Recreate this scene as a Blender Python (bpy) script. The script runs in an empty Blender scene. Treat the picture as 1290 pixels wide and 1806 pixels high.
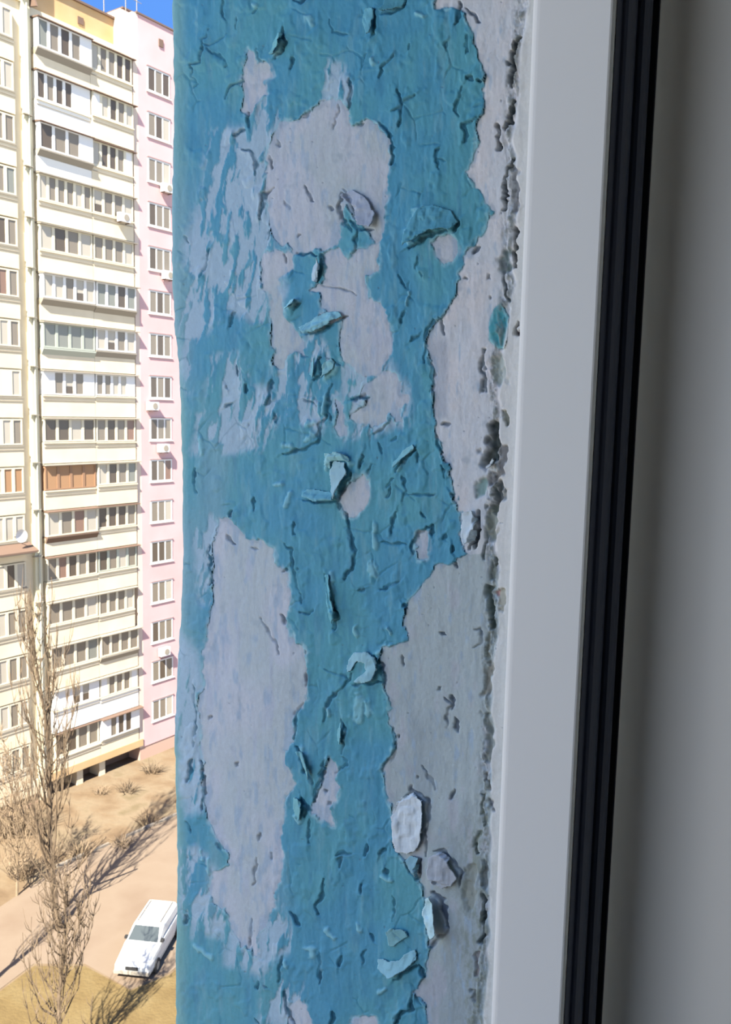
import bpy, math, random
import numpy as np

# ------------------------------------------------------------------ camera
f = 1500.; CX, CY, Zc = 645., 903., 23.6
_p = math.radians(6.66)
F = np.array([0, math.cos(_p), -math.sin(_p)])
R = np.array([1, 0, .0215]); R = R - F*R.dot(F); R /= np.linalg.norm(R)
U = np.cross(R, F)
C = np.array([0, 0, Zc])
scn = bpy.context.scene
cd = bpy.data.cameras.new('camera'); cam = bpy.data.objects.new('camera', cd)
scn.collection.objects.link(cam); scn.camera = cam
from mathutils import Matrix, Vector
cam.matrix_world = Matrix(((R[0], U[0], -F[0], C[0]), (R[1], U[1], -F[1], C[1]), (R[2], U[2], -F[2], C[2]), (0, 0, 0, 1)))
cd.sensor_fit = 'VERTICAL'; cd.sensor_height = 24; cd.lens = 24*f/1806
cd.clip_start = .01; cd.clip_end = 600
cd.dof.use_dof = True; cd.dof.focus_distance = .47; cd.dof.aperture_fstop = 34

# ------------------------------------------------------------------ sky, sun, exposure
SUN_EL, SUN_AZ = math.radians(47), (-.22, -.975)
w = bpy.data.worlds.new('world'); scn.world = w; w.use_nodes = True
nt = w.node_tree; nt.nodes.clear()
wo = nt.nodes.new('ShaderNodeOutputWorld'); bg = nt.nodes.new('ShaderNodeBackground')
tc = nt.nodes.new('ShaderNodeTexCoord'); sx = nt.nodes.new('ShaderNodeSeparateXYZ'); cr = nt.nodes.new('ShaderNodeValToRGB')
nt.links.new(tc.outputs['Generated'], sx.inputs[0]); nt.links.new(sx.outputs['Z'], cr.inputs[0])
cr.color_ramp.elements[0].position = 0; cr.color_ramp.elements[0].color = (.78, .90, 1.0, 1)
cr.color_ramp.elements[1].position = 1; cr.color_ramp.elements[1].color = (.055, .13, .38, 1)
_e = cr.color_ramp.elements.new(.38); _e.color = (.042, .115, .31, 1)
nt.links.new(cr.outputs[0], bg.inputs[0]); nt.links.new(bg.outputs[0], wo.inputs[0])
bg.inputs[1].default_value = 1.2
sl = bpy.data.lights.new('sun', 'SUN'); so = bpy.data.objects.new('sun', sl); scn.collection.objects.link(so)
sl.energy = 8.5; sl.color = (1, .93, .83); sl.angle = math.radians(.6)
_d = Vector((-SUN_AZ[0]*math.cos(SUN_EL), -SUN_AZ[1]*math.cos(SUN_EL), -math.sin(SUN_EL)))
so.rotation_euler = _d.to_track_quat('-Z', 'Y').to_euler(); so.location = (0, 0, 60)
vs = scn.view_settings; vs.view_transform = 'Standard'; vs.look = 'None'; vs.gamma = 1; vs.exposure = 1.4
vs.use_curve_mapping = False

# ------------------------------------------------------------------ helpers
rng = np.random.default_rng(7); random.seed(7)
COL = scn.collection
def ray(x, y): return F + R*(x-CX)/f + U*(CY-y)/f
def px(x, y, d): return C + ray(x, y)*d
def gnd(x, y, z=0.):
    r = ray(x, y); return C + r*((z-Zc)/r[2])
def lin(c):
    c = np.asarray(c, float)/255.
    return np.where(c <= .04045, c/12.92, ((c+.055)/1.055)**2.4)

def mat(name, color=(.5, .5, .5), rough=.7, spec=.3, noise=None, bump=None, attr=False, metallic=0., scale=10.):
    m = bpy.data.materials.new(name); m.use_nodes = True; n = m.node_tree.nodes; L = m.node_tree.links
    b = n['Principled BSDF']
    b.inputs['Base Color'].default_value = (*color, 1); b.inputs['Roughness'].default_value = rough
    b.inputs['Specular IOR Level'].default_value = spec; b.inputs['Metallic'].default_value = metallic
    g = n.new('ShaderNodeNewGeometry')
    if attr:
        a = n.new('ShaderNodeAttribute'); a.attribute_name = 'Col'; L.new(a.outputs['Color'], b.inputs['Base Color'])
    if noise:
        t = n.new('ShaderNodeTexNoise'); t.inputs['Scale'].default_value = scale; t.inputs['Detail'].default_value = 8
        r = n.new('ShaderNodeValToRGB'); L.new(g.outputs['Position'], t.inputs['Vector']); L.new(t.outputs[0], r.inputs[0])
        k = len(noise)
        r.color_ramp.elements[0].position = .3; r.color_ramp.elements[1].position = .7
        for i in range(k-2): r.color_ramp.elements.new(.3+.4*(i+1)/(k-1))
        for i, c in enumerate(noise): r.color_ramp.elements[i].color = (*c, 1)
        L.new(r.outputs[0], b.inputs['Base Color'])
    if bump:
        t = n.new('ShaderNodeTexNoise'); t.inputs['Scale'].default_value = bump[0]; t.inputs['Detail'].default_value = 6
        bp = n.new('ShaderNodeBump'); bp.inputs['Strength'].default_value = bump[1]; bp.inputs['Distance'].default_value = bump[2]
        L.new(g.outputs['Position'], t.inputs['Vector']); L.new(t.outputs[0], bp.inputs['Height']); L.new(bp.outputs[0], b.inputs['Normal'])
    return m

def mesh_obj(name, V, Fc, m, parent=None, loc=(0, 0, 0), cols=None, smooth=False):
    V = np.asarray(V, float)-np.asarray(loc if parent is None else parent_loc(parent), float)
    me = bpy.data.meshes.new(name)
    if isinstance(Fc, np.ndarray):
        me.vertices.add(len(V)); me.vertices.foreach_set('co', V.astype(np.float32).ravel())
        nf, k = Fc.shape
        me.loops.add(nf*k); me.loops.foreach_set('vertex_index', Fc.astype(np.int32).ravel())
        me.polygons.add(nf); me.polygons.foreach_set('loop_start', np.arange(0, nf*k, k, dtype=np.int32))
        me.polygons.foreach_set('loop_total', np.full(nf, k, np.int32))
        me.update(calc_edges=True); me.validate()
    else:
        me.from_pydata([tuple(v) for v in V], [], Fc); me.update()
    if cols is not None:
        a = me.color_attributes.new('Col', 'FLOAT_COLOR', 'POINT')
        a.data.foreach_set('color', np.c_[cols, np.ones(len(cols))].astype(np.float32).ravel())
    if smooth: me.polygons.foreach_set('use_smooth', np.ones(len(me.polygons), bool))
    me.materials.append(m)
    o = bpy.data.objects.new(name, me); COL.objects.link(o)
    if parent is not None: o.parent = parent
    else: o.location = loc
    return o
_PL = {}
def parent_loc(p):
    s = np.zeros(3)
    while p is not None:
        s = s+np.array(p.location); p = p.parent
    return s
def empty(name, loc, **k):
    o = bpy.data.objects.new(name, None); COL.objects.link(o); o.location = tuple(loc); o.empty_display_size = .1
    tag(o, **k); return o
def tag(o, label=None, category=None, group=None, kind=None):
    for a, b in (('label', label), ('category', category), ('group', group), ('kind', kind)):
        if b: o[a] = b
    return o

class MB:                                   # collects boxes / prisms / tubes in a local frame
    def __init__(s, O=(0, 0, 0), X=(1, 0, 0), Y=(0, 1, 0)):
        s.O, s.X, s.Y = map(lambda v: np.asarray(v, float), (O, X, Y)); s.V = []; s.F = []
    def w(s, u, v, z): return s.O+s.X*u+s.Y*v+np.array([0, 0, z])
    def box(s, u0, u1, v0, v1, z0, z1, bev=0.):
        b = len(s.V)
        for z in (z0, z1):
            for u, v in ((u0, v0), (u1, v0), (u1, v1), (u0, v1)): s.V.append(s.w(u, v, z))
        s.F += [[b+i for i in q] for q in ((0, 3, 2, 1), (4, 5, 6, 7), (0, 1, 5, 4), (1, 2, 6, 5), (2, 3, 7, 6), (3, 0, 4, 7))]
        return s
    def prism(s, pts, z0, z1):              # polygon in (u, v), extruded in z
        b = len(s.V); n = len(pts)
        for z in (z0, z1):
            for u, v in pts: s.V.append(s.w(u, v, z))
        s.F += [[b+i, b+(i+1) % n, b+n+(i+1) % n, b+n+i] for i in range(n)]+[[b+i for i in range(n)][::-1], [b+n+i for i in range(n)]]
        return s
    def uprism(s, pts, u0, u1):             # polygon in (v, z), extruded along u
        b = len(s.V); n = len(pts)
        for u in (u0, u1):
            for v, z in pts: s.V.append(s.w(u, v, z))
        s.F += [[b+i, b+(i+1) % n, b+n+(i+1) % n, b+n+i] for i in range(n)]+[[b+i for i in range(n)][::-1], [b+n+i for i in range(n)]]
        return s
    def tube(s, pts, rad, n=5):
        pts = [np.asarray(q, float) for q in pts]; b = len(s.V)
        for i, q in enumerate(pts):
            d = pts[min(i+1, len(pts)-1)]-pts[max(i-1, 0)]; d /= np.linalg.norm(d)+1e-9
            a = np.cross(d, (0, 0, 1) if abs(d[2]) < .9 else (1, 0, 0)); a /= np.linalg.norm(a); c = np.cross(d, a)
            r = rad[i] if hasattr(rad, '__len__') else rad
            for k in range(n):
                t = 2*math.pi*k/n; s.V.append(q+(a*math.cos(t)+c*math.sin(t))*r)
        for i in range(len(pts)-1):
            for k in range(n):
                s.F.append([b+i*n+k, b+i*n+(k+1) % n, b+(i+1)*n+(k+1) % n, b+(i+1)*n+k])
        s.F += [[b+k for k in range(n)], [b+(len(pts)-1)*n+k for k in range(n)][::-1]]
        return s
    def build(s, name, m, parent=None, loc=(0, 0, 0), smooth=False):
        return mesh_obj(name, np.array(s.V), s.F, m, parent, loc, smooth=smooth)

# ================================================================== LARGE STRUCTURE
# ---------------- the reveal plane (right side of the window opening)
P_out = px(312, 903, .55); P_in = px(893, 903, .362)
ea = P_in-P_out; ea[2] = 0; REV = np.linalg.norm(ea); ea /= REV          # from outdoors towards the room
N = np.array([ea[1], -ea[0], 0])
if N.dot(C-P_out) < 0: N = -N                                            # out of the reveal, into the opening
O = np.array([P_out[0], P_out[1], 0.])
def on_plane(x, y, b=0.):
    x = np.asarray(x, float); y = np.asarray(y, float)
    D = F+R*((x-CX)/f)[..., None]+U*((CY-y)/f)[..., None]
    t = ((O-C).dot(N)+b)/(D@N)
    return C+D*t[..., None]
def a_of(x, b=0., y=903.): return float((on_plane(np.array(x), np.array(y), b)-O).dot(ea))
ZT, ZB = Zc+.62, Zc-.78                                                  # head and foot of the opening
def frame_mb(): return MB(O, ea, N)                                      # u = towards the room, v = into the opening

M_plaster = mat('old_plaster', rough=.85, spec=.15, attr=True, bump=(900, .25, .0006))
M_paint = mat('blue_oil_paint', rough=.6, spec=.2, attr=True, bump=(420, .22, .0008))
M_wallout = mat('grey_render', (.45, .45, .44), .9)
M_room = mat('room_paint', (.42, .41, .39), .9)
M_white = mat('white_plastic', (.89, .90, .85), .5, .2)
M_black = mat('black_rubber', (.026, .034, .062), .35, .5)
M_grey = mat('grey_plastic', (.76, .75, .68), .45, .3)

AF = a_of(893)                                                           # where the frame begins
wall_r = frame_mb().box(.0, AF+.07, -.45, -.0305, ZB-.4, ZT+.4).build('wall_right', M_wallout); tag(wall_r, kind='structure')

# ---------------- wear of the reveal, laid out on the surface grid
SX, SY = 1.6, 1.6
xs = np.arange(296, 948, SX); ys = np.arange(-70, 1880, SY)
GX, GY = np.meshgrid(xs, ys); H_, W_ = GX.shape
def interp(tab, y): t = np.array(tab, float); return np.interp(y, t[:, 0], t[:, 1])
def vnoise(sx, sy, seed, X=None, Y=None, x0=200, y0=-200):
    X = GX if X is None else X; Y = GY if Y is None else Y
    r = np.random.default_rng(seed); A = r.random((int(2300/sy)+6, int(900/sx)+6))
    u = np.clip((X-x0)/sx, 0, A.shape[1]-2.001); v = np.clip((Y-y0)/sy, 0, A.shape[0]-2.001)
    i = u.astype(int); j = v.astype(int); a = u-i; b = v-j
    a = a*a*(3-2*a); b = b*b*(3-2*b)
    return (A[j, i]*(1-a)*(1-b)+A[j, i+1]*a*(1-b)+A[j+1, i]*(1-a)*b+A[j+1, i+1]*a*b)*2-1
def fbm(sx, sy, seed, oct=4, X=None, Y=None, g=.55):
    s = 0; k = 1.; t = 0
    for o in range(oct):
        s = s+k*vnoise(max(sx/2**o, 1.6), max(sy/2**o, 1.6), seed+o, X, Y); t += k; k *= g
    return s/t
wx = GX+fbm(26, 30, 11)*9+fbm(7, 9, 21, 2)*3.5; wy = GY+fbm(24, 30, 31)*10+fbm(7, 9, 41, 2)*3
wx2 = GX+fbm(9, 14, 51, 3)*2.2; wy2 = GY+fbm(9, 14, 61, 3)*2.2
def seg_dist(pts, X, Y, closed=False):
    pts = [tuple(map(float, q)) for q in pts]
    if closed: pts = pts+[pts[0]]
    if len(pts) == 1: return np.hypot(X-pts[0][0], Y-pts[0][1]), np.zeros_like(X)+1, np.zeros_like(X)+.5
    best = np.full(X.shape, 1e9); side = np.zeros(X.shape); par = np.zeros(X.shape); n = len(pts)-1
    for i in range(n):
        (x0, y0), (x1, y1) = pts[i], pts[i+1]; dx, dy = x1-x0, y1-y0; l2 = dx*dx+dy*dy+1e-9
        t = np.clip(((X-x0)*dx+(Y-y0)*dy)/l2, 0, 1); d = np.hypot(X-x0-t*dx, Y-y0-t*dy); c = dx*(Y-y0)-dy*(X-x0)
        m = d < best; best = np.where(m, d, best); side = np.where(m, np.sign(c), side); par = np.where(m, (i+t)/n, par)
    return best, side, par
def inside(pts, X, Y):
    r = np.zeros(X.shape, bool); n = len(pts)
    for i in range(n):
        x0, y0 = pts[i]; x1, y1 = pts[(i+1) % n]
        if y0 == y1: continue
        c = ((y0 > Y) != (y1 > Y)) & (X < (x1-x0)*(Y-y0)/(y1-y0)+x0); r ^= c
    return r
def window_of(pts, pad):
    p = np.array(pts, float); x0, y0 = p.min(0)-pad; x1, y1 = p.max(0)+pad
    i0 = max(int((x0-xs[0])/SX), 0); i1 = min(int((x1-xs[0])/SX)+2, W_); j0 = max(int((y0-ys[0])/SY), 0); j1 = min(int((y1-ys[0])/SY)+2, H_)
    return slice(j0, j1), slice(i0, i1)
def poly_sd(pts, warp=1, pad=30):                                        # signed distance, + inside
    sd = np.full(GX.shape, -float(pad)); w_ = window_of(pts, pad)
    X, Y = (wx[w_], wy[w_]) if warp == 1 else (wx2[w_], wy2[w_])
    d = seg_dist(pts, X, Y, True)[0]; sd[w_] = np.where(inside(pts, X, Y), d, -np.minimum(d, pad)); return sd
def smooth(x, a, b): t = np.clip((x-a)/(b-a), 0, 1); return t*t*(3-2*t)

PLASTER = [  # where the blue coat has fallen away
 [(491,217),(517,211),(542,201),(565,181),(580,176),(602,176),(617,201),(625,222),(653,212),(678,227),(688,252),(685,302),(680,353),(678,418),(665,428),(650,405),(640,402),(612,365),(607,385),(600,420),(587,440),(577,446),(517,446),(512,428),(490,430),(476,400),(470,353),(466,302),(475,252)],
 [(575,452),(597,440),(612,458),(640,440),(655,428),(672,425),(668,480),(650,488),(645,500),(650,525),(665,530),(680,545),(690,570),(693,600),(688,630),(675,645),(668,660),(645,665),(628,655),(615,640),(600,625),(598,600),(603,580),(605,562),(590,565),(560,585),(535,583),(545,575),(565,560),(575,545),(562,520),(548,512),(556,500),(570,500),(575,475)],
 [(500,440),(520,447),(515,470),(495,490),(488,515),(500,530),(505,560),(525,585),(540,600),(538,628),(520,622),(505,640),(500,655),(485,650),(480,610),(478,560),(475,530),(468,510),(462,470),(470,440)],
 [(668,655),(700,655),(712,670),(705,690),(722,700),(720,712),(708,720),(712,745),(700,745),(690,730),(680,748),(660,750),(620,745),(612,740),(640,715),(650,705),(632,695),(640,680),(655,672)],
 [(585,709),(597,712),(606,745),(608,771),(598,770),(590,745)],
 [(640,832),(650,845),(653,870),(645,895),(628,912),(612,905),(600,885),(605,865),(620,848)],
 [(382,937),(387,912),(405,915),(419,927),(434,950),(459,953),(484,970),(489,989),(511,1009),(516,1039),(513,1074),(511,1106),(523,1131),(541,1146),(542,1173),(541,1237),(521,1262),(523,1304),(503,1319),(521,1379),(506,1406),(503,1438),(496,1463),(498,1520),(496,1548),(489,1570),(493,1585),(474,1625),(454,1645),(449,1660),(459,1684),(452,1684),(439,1665),(429,1672),(417,1650),(404,1615),(399,1600),(374,1593),(367,1568),(374,1536),(404,1528),(409,1510),(382,1480),(367,1448),(360,1423),(357,1374),(352,1324),(350,1250),(357,1200),(362,1148),(367,1106),(377,1059),(374,1012),(379,970)],
 [(511,1770),(525,1762),(540,1775),(552,1795),(558,1830),(560,1900),(515,1900),(508,1800)],
 [(620,1800),(640,1790),(662,1792),(668,1830),(620,1830)],
 [(580,1340),(592,1350),(590,1370),(600,1392),(597,1415),(585,1430),(588,1460),(570,1450),(548,1432),(555,1410),(565,1385),(572,1360)],
 [(437,85),(450,95),(455,112),(475,112),(480,135),(470,150),(473,170),(455,185),(440,200),(428,195),(430,170),(425,150),(432,130)],
 [(732,945),(748,935),(756,940),(752,965),(753,985),(735,985)],
]
DISC = [(765,430),(775,418),(795,413),(808,425),(812,445),(800,462),(785,466),(772,455)]
GREY_LOW = [(769,997),(739,1044),(719,1069),(712,1098),(719,1131),(682,1138),(670,1143),(672,1168),(682,1220),(692,1282),(697,1317),(677,1354),(680,1398),(692,1423),(694,1485),(712,1520),(744,1558),(751,1585),(759,1625),(759,1675),(749,1697),(751,1724),(734,1749),(749,1769),(751,1806),(751,1960),(1000,1960),(1000,940),(850,950),(830,965),(800,990)]
WHITE_UP = [(766,-120),(766,0),(769,15),(804,15),(823,20),(836,60),(848,99),(858,139),(856,186),(843,223),(841,260),(826,305),(843,335),(868,372),(858,399),(836,434),(818,454),(813,508),(794,546),(784,560),(769,575),(756,598),(759,625),(764,689),(769,739),(774,774),(786,818),(799,848),(806,885),(816,920),(811,957),(822,975),(1000,975),(1000,-120)]
sdP = np.full(GX.shape, -30.)
for q in PLASTER: sdP = np.maximum(sdP, poly_sd(q))
sdP = np.maximum(sdP, poly_sd(DISC, 2))
sdG = poly_sd(GREY_LOW); sdW = poly_sd(WHITE_UP)
TEAL = [(864,600),(863,570),(872,545),(885,535),(898,560),(900,600),(895,615),(880,615)]
sdT = poly_sd(TEAL, 2)
sdall = np.maximum(np.maximum(sdP, sdG), sdW)+2.6*fbm(6, 15, 401, 3)*smooth(fbm(50, 60, 405, 2), -.5, .3)
sdall = np.where(sdT > -2, np.minimum(sdall, -sdT), sdall)
# thin scraped zones (wash of blue over plaster, vertical scraper marks)
ZONES = [ (.72, [(370,230),(400,225),(440,225),(485,225),(480,430),(505,520),(495,590),(440,570),(410,540),(350,600),(335,690),(322,660),(318,560),(325,440),(350,360),(365,300)]),
 (.5, [(380,630),(420,625),(440,680),(480,690),(490,740),(460,790),(400,800),(345,800),(345,730),(380,720),(370,680)]),
 (.42, [(316,1500),(345,1495),(375,1530),(410,1600),(400,1650),(340,1650),(318,1600)]),
 (.93, [(316,1120),(350,1150),(355,1250),(362,1420),(330,1440),(314,1380),(313,1180)]),
 (.50, [(350,905),(385,915),(380,960),(370,1060),(350,1060),(342,960)]),
 (.45, [(440,200),(490,160),(490,240),(440,250)]),
 (.55, [(575,110),(600,110),(620,150),(618,185),(565,190),(568,150)]),
 (.35, [(490,630),(560,590),(600,640),(590,720),(560,760),(520,740),(480,700)]),
 (.35, [(400,1640),(500,1600),(520,1660),(460,1720),(400,1700)]),
 (.30, [(470,1730),(520,1720),(540,1780),(500,1810),(460,1800)]),
 (.45, [(605,640),(690,640),(725,690),(720,750),(600,775)]) ]
slant = GX+(GY-500)*.12+fbm(40, 60, 71)*8
STR = fbm(9, 46, 81, 4, slant, GY, .6)+.5*fbm(30, 60, 91, 2)
STR = (STR-STR.mean())/STR.std()
thin = np.zeros(GX.shape)
for dens, q in ZONES:
    sd = poly_sd(q, 1, 40); amt = smooth(sd, -14, 10)
    from statistics import NormalDist
    th = NormalDist().inv_cdf(1-dens)
    thin = np.maximum(thin, amt*smooth(STR, th-.45, th+.35))
edgef = smooth(sdP, -9, 2)*smooth(fbm(8, 26, 95, 3), -.1, .5)            # scraped edges of the bare patches
thin = np.maximum(thin, .8*edgef*(sdP < 2))

# cracks, plus one flake's painted shadow: (width, points[, lift side][, tone])
CR = [
 (4,[(372,52),(360,70),(361,90),(355,110),(338,114)]),(2,[(361,78),(372,80),(385,72),(402,62)]),(2,[(368,85),(385,100),(397,115)]),(2,[(338,114),(340,135),(352,150),(343,158)]),
 (4,[(400,175),(408,155),(430,145)]),(4,[(395,0),(396,20),(400,38)]),(3,[(421,30),(420,50)]),(4,[(448,22),(456,15)]),(5,[(502,50),(505,75),(497,95),(487,103)]),
 (5,[(456,85),(455,100),(462,110)]),(5,[(518,100),(512,120)]),(5,[(522,0),(532,5),(540,2)]),(2,[(583,35),(585,55),(600,60),(615,60)]),(4,[(535,205),(548,192)]),
 (6,[(438,195),(440,222)]),(5,[(415,238),(430,228)]),(5,[(430,262),(443,268),(450,285),(453,310)]),(5,[(489,245),(490,258)]),(4,[(475,275),(480,295)]),
 (5,[(617,140),(620,170),(616,195)]),(3,[(598,185),(590,225)]),(5,[(665,18),(662,60),(655,67)]),(5,[(676,27),(695,22),(710,17),(720,0)]),(3,[(693,100),(678,120),(671,142)]),
 (4,[(692,195),(708,193),(714,183),(735,168)]),(4,[(703,160),(714,183),(710,205),(706,222)]),(4,[(776,262),(774,278),(778,298)]),(3,[(776,280),(788,285)]),
 (5,[(811,0),(812,30),(806,45)]),(5,[(825,15),(840,30),(848,42)]),(5,[(824,60),(824,95)]),(5,[(790,75),(787,88)]),(6,[(833,135),(828,142)]),(9,[(848,143),(852,144)]),
 (3,[(818,155),(806,185),(810,208)]),(5,[(840,210),(822,222),(828,240),(822,250)]),(4,[(635,225),(642,218)]),(5,[(670,220),(690,235),(695,260),(694,290)]),
 (4,[(536,325),(553,357)]),(3,[(500,355),(512,368)]),(7,[(526,414),(528,414)]),(4,[(580,365),(588,366)]),(6,[(603,340),(600,370),(610,390),(622,410)]),(6,[(608,332),(622,362),(638,398)]),
 (6,[(482,332),(465,345),(458,385)]),(5,[(475,405),(473,420)]),(5,[(523,446),(562,450)]),(5,[(570,450),(574,470),(563,500)]),(2,[(563,500),(600,508),(630,518)]),
 (6,[(533,532),(522,548)]),(5,[(540,591),(570,586),(590,569),(610,560)]),(4,[(370,440),(355,490)]),(5,[(415,548),(408,575)]),(4,[(503,450),(505,465)]),(4,[(325,415),(330,425)]),
 (6,[(620,390),(633,405),(660,405)]),(6,[(633,408),(628,440)]),(8,[(724,438),(745,428),(765,414),(790,408)]),(7,[(800,410),(812,390)]),(3,[(737,455),(738,475)]),(4,[(743,482),(746,488)]),
 (3,[(708,485),(715,510)]),(5,[(715,550),(708,568)]),(7,[(768,565),(750,600)]),(5,[(740,590),(730,600)]),(4,[(780,560),(784,590)]),(7,[(845,438),(838,446)]),(6,[(859,487),(862,489)]),
 (5,[(822,490),(824,494)]),(4,[(865,523),(866,527)]),(6,[(565,630),(567,655),(557,672)]),(4,[(577,630),(600,645)]),(6,[(420,645),(421,662)]),(7,[(434,678),(434,692)]),(6,[(400,680),(402,684)]),
 (5,[(398,718),(410,712)]),(5,[(480,670),(475,705),(469,712)]),(4,[(485,730),(490,742)]),(3,[(535,705),(560,713)]),(5,[(578,730),(565,750),(560,780),(540,790),(520,795),(500,802)]),
 (3,[(533,628),(543,630)]),(4,[(345,825),(343,850),(347,870)]),(8,[(405,913),(412,903)]),(6,[(540,881),(565,887),(595,886),(605,862),(622,837)]),(4,[(595,886),(602,898)]),(4,[(448,880),(450,900)]),
 (7,[(622,706),(640,699),(650,702)]),(5,[(657,766),(672,758),(684,746)]),(3,[(665,780),(672,800)]),(6,[(640,805),(636,825)]),(5,[(737,790),(720,805),(700,830)]),(3,[(737,785),(738,815)]),
 (4,[(680,860),(698,845)]),(5,[(692,855),(682,880)]),(3,[(712,840),(718,865),(710,885)]),(3,[(720,872),(755,873),(768,872)]),(5,[(760,630),(765,660),(762,690)]),(6,[(782,747),(795,748)]),
 (4,[(772,770),(780,800)]),(8,[(780,820),(785,840)]),(9,[(798,872),(800,875)]),(4,[(748,905),(750,915)]),(5,[(504,958),(518,970),(522,1000),(530,1040),(536,1066)]),(4,[(524,920),(523,940)]),
 (4,[(535,1080),(545,1085),(555,1075)]),(6,[(575,1015),(582,1040),(592,1070),(600,1090),(590,1110)]),(6,[(510,1003),(505,1010)]),(6,[(400,945),(413,960)]),(5,[(447,966),(453,967)]),
 (5,[(458,1090),(472,1112),(485,1130),(493,1152)]),(6,[(500,1085),(505,1100)]),(6,[(370,960),(372,1030)]),(3,[(576,1180),(600,1190),(615,1197)]),(4,[(622,1190),(605,1215)]),(5,[(543,1180),(542,1210)]),
 (6,[(614,905),(618,940),(625,975),(622,1000),(605,1022)]),(5,[(700,900),(688,940)]),(4,[(675,958),(715,960)]),(5,[(765,925),(740,940),(730,955),(725,975)]),(6,[(765,925),(762,945)]),
 (5,[(632,1040),(645,1038)]),(5,[(673,1040),(695,1030),(702,1025)]),(8,[(711,1066),(714,1072)]),(4,[(780,950),(790,940)]),(7,[(798,962),(800,975)]),(6,[(802,990),(805,1000)]),
 (7,[(708,1155),(712,1175)]),(7,[(778,1118),(782,1119)]),(4,[(835,1110),(848,1110),(848,1130),(837,1142)]),(5,[(660,1157),(674,1175),(682,1208)]),(5,[(625,1207),(678,1203)]),
 (4,[(603,1215),(585,1230),(575,1255),(573,1270)]),(6,[(607,1270),(612,1290),(605,1315)]),(5,[(536,1238),(522,1258),(523,1300)]),(6,[(526,1318),(535,1340),(545,1368),(552,1385)]),
 (7,[(575,1340),(570,1370),(560,1395),(556,1415)]),(7,[(534,1405),(545,1430),(540,1440)]),(4,[(549,1445),(547,1485)]),(3,[(603,1335),(612,1340),(610,1350),(592,1362)]),
 (6,[(370,1266),(372,1268)]),(6,[(417,1347),(420,1349)]),(5,[(342,1210),(345,1290),(340,1320)]),(5,[(337,1340),(330,1380)]),(5,[(354,1340),(360,1400),(357,1430)]),(5,[(330,1450),(337,1470)]),
 (6,[(573,1393),(574,1397)]),(6,[(580,1414),(582,1417)]),(7,[(773,1214),(775,1217)]),(4,[(783,1230),(795,1245),(786,1260),(790,1285)]),(7,[(796,1228),(797,1252)]),(7,[(802,1265),(804,1290)]),
 (7,[(801,1395),(797,1410)]),(8,[(728,1389),(722,1396)]),(6,[(703,1296),(706,1298)]),(5,[(733,1368),(734,1373)]),(3,[(745,1350),(768,1395)]),(4,[(690,1285),(697,1310),(690,1340),(675,1352)]),
 (5,[(703,1412),(730,1396),(752,1410),(755,1440),(751,1480),(754,1512)]),(5,[(595,1510),(605,1502),(620,1505)]),(6,[(648,1490),(643,1510)]),(6,[(680,1495),(672,1508)]),
 (5,[(573,1548),(572,1575),(560,1590),(557,1600),(563,1612)]),(5,[(603,1510),(600,1530)]),(6,[(515,1610),(528,1625),(528,1632)]),(5,[(497,1688),(498,1705),(495,1730)]),(6,[(566,1680),(565,1735)]),
 (6,[(602,1685),(598,1705)]),(6,[(503,1750),(507,1775),(520,1805)]),(4,[(457,1730),(457,1745)]),(6,[(468,1740),(471,1742)]),(6,[(585,1785),(590,1800),(582,1808)]),(4,[(453,1795),(460,1810)]),(5,[(330,1615),(330,1630)]),
 (6,[(682,1530),(684,1540)]),(3,[(695,1580),(697,1625)]),(4,[(655,1645),(663,1660)]),(4,[(645,1675),(640,1700)]),(6,[(697,1728),(715,1714),(735,1700)]),(6,[(740,1700),(748,1722)]),
 (7,[(728,1755),(727,1780),(705,1790),(700,1803)]),(4,[(735,1760),(746,1770)]),(7,[(715,1520),(738,1550)]),(7,[(743,1515),(738,1550)]),(5,[(770,1503),(785,1498),(802,1518),(814,1540),(811,1562)]),
 (10,[(768,1572),(782,1592),(791,1640)]),(6,[(790,1642),(762,1668)]),(5,[(765,1552),(780,1555)]),  # first stroke paints the shadow right of the pale curled flake
 (4,[(585,680),(580,715),(582,740)]),(4,[(690,780),(700,770)]),(4,[(655,820),(650,835)]),(3,[(640,120),(648,95)]),(5,[(453,1515),(450,1560)]),(6,[(482,1505),(480,1515)]),(6,[(455,1480),(458,1470)]),
 (5,[(385,1490),(390,1500)]),(4,[(445,1620),(440,1670)]),(3,[(722,90),(724,75)]),(3,[(755,600),(748,640)]),(4,[(610,1300),(604,1330)]),(5,[(640,1560),(636,1575)]),
]
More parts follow.
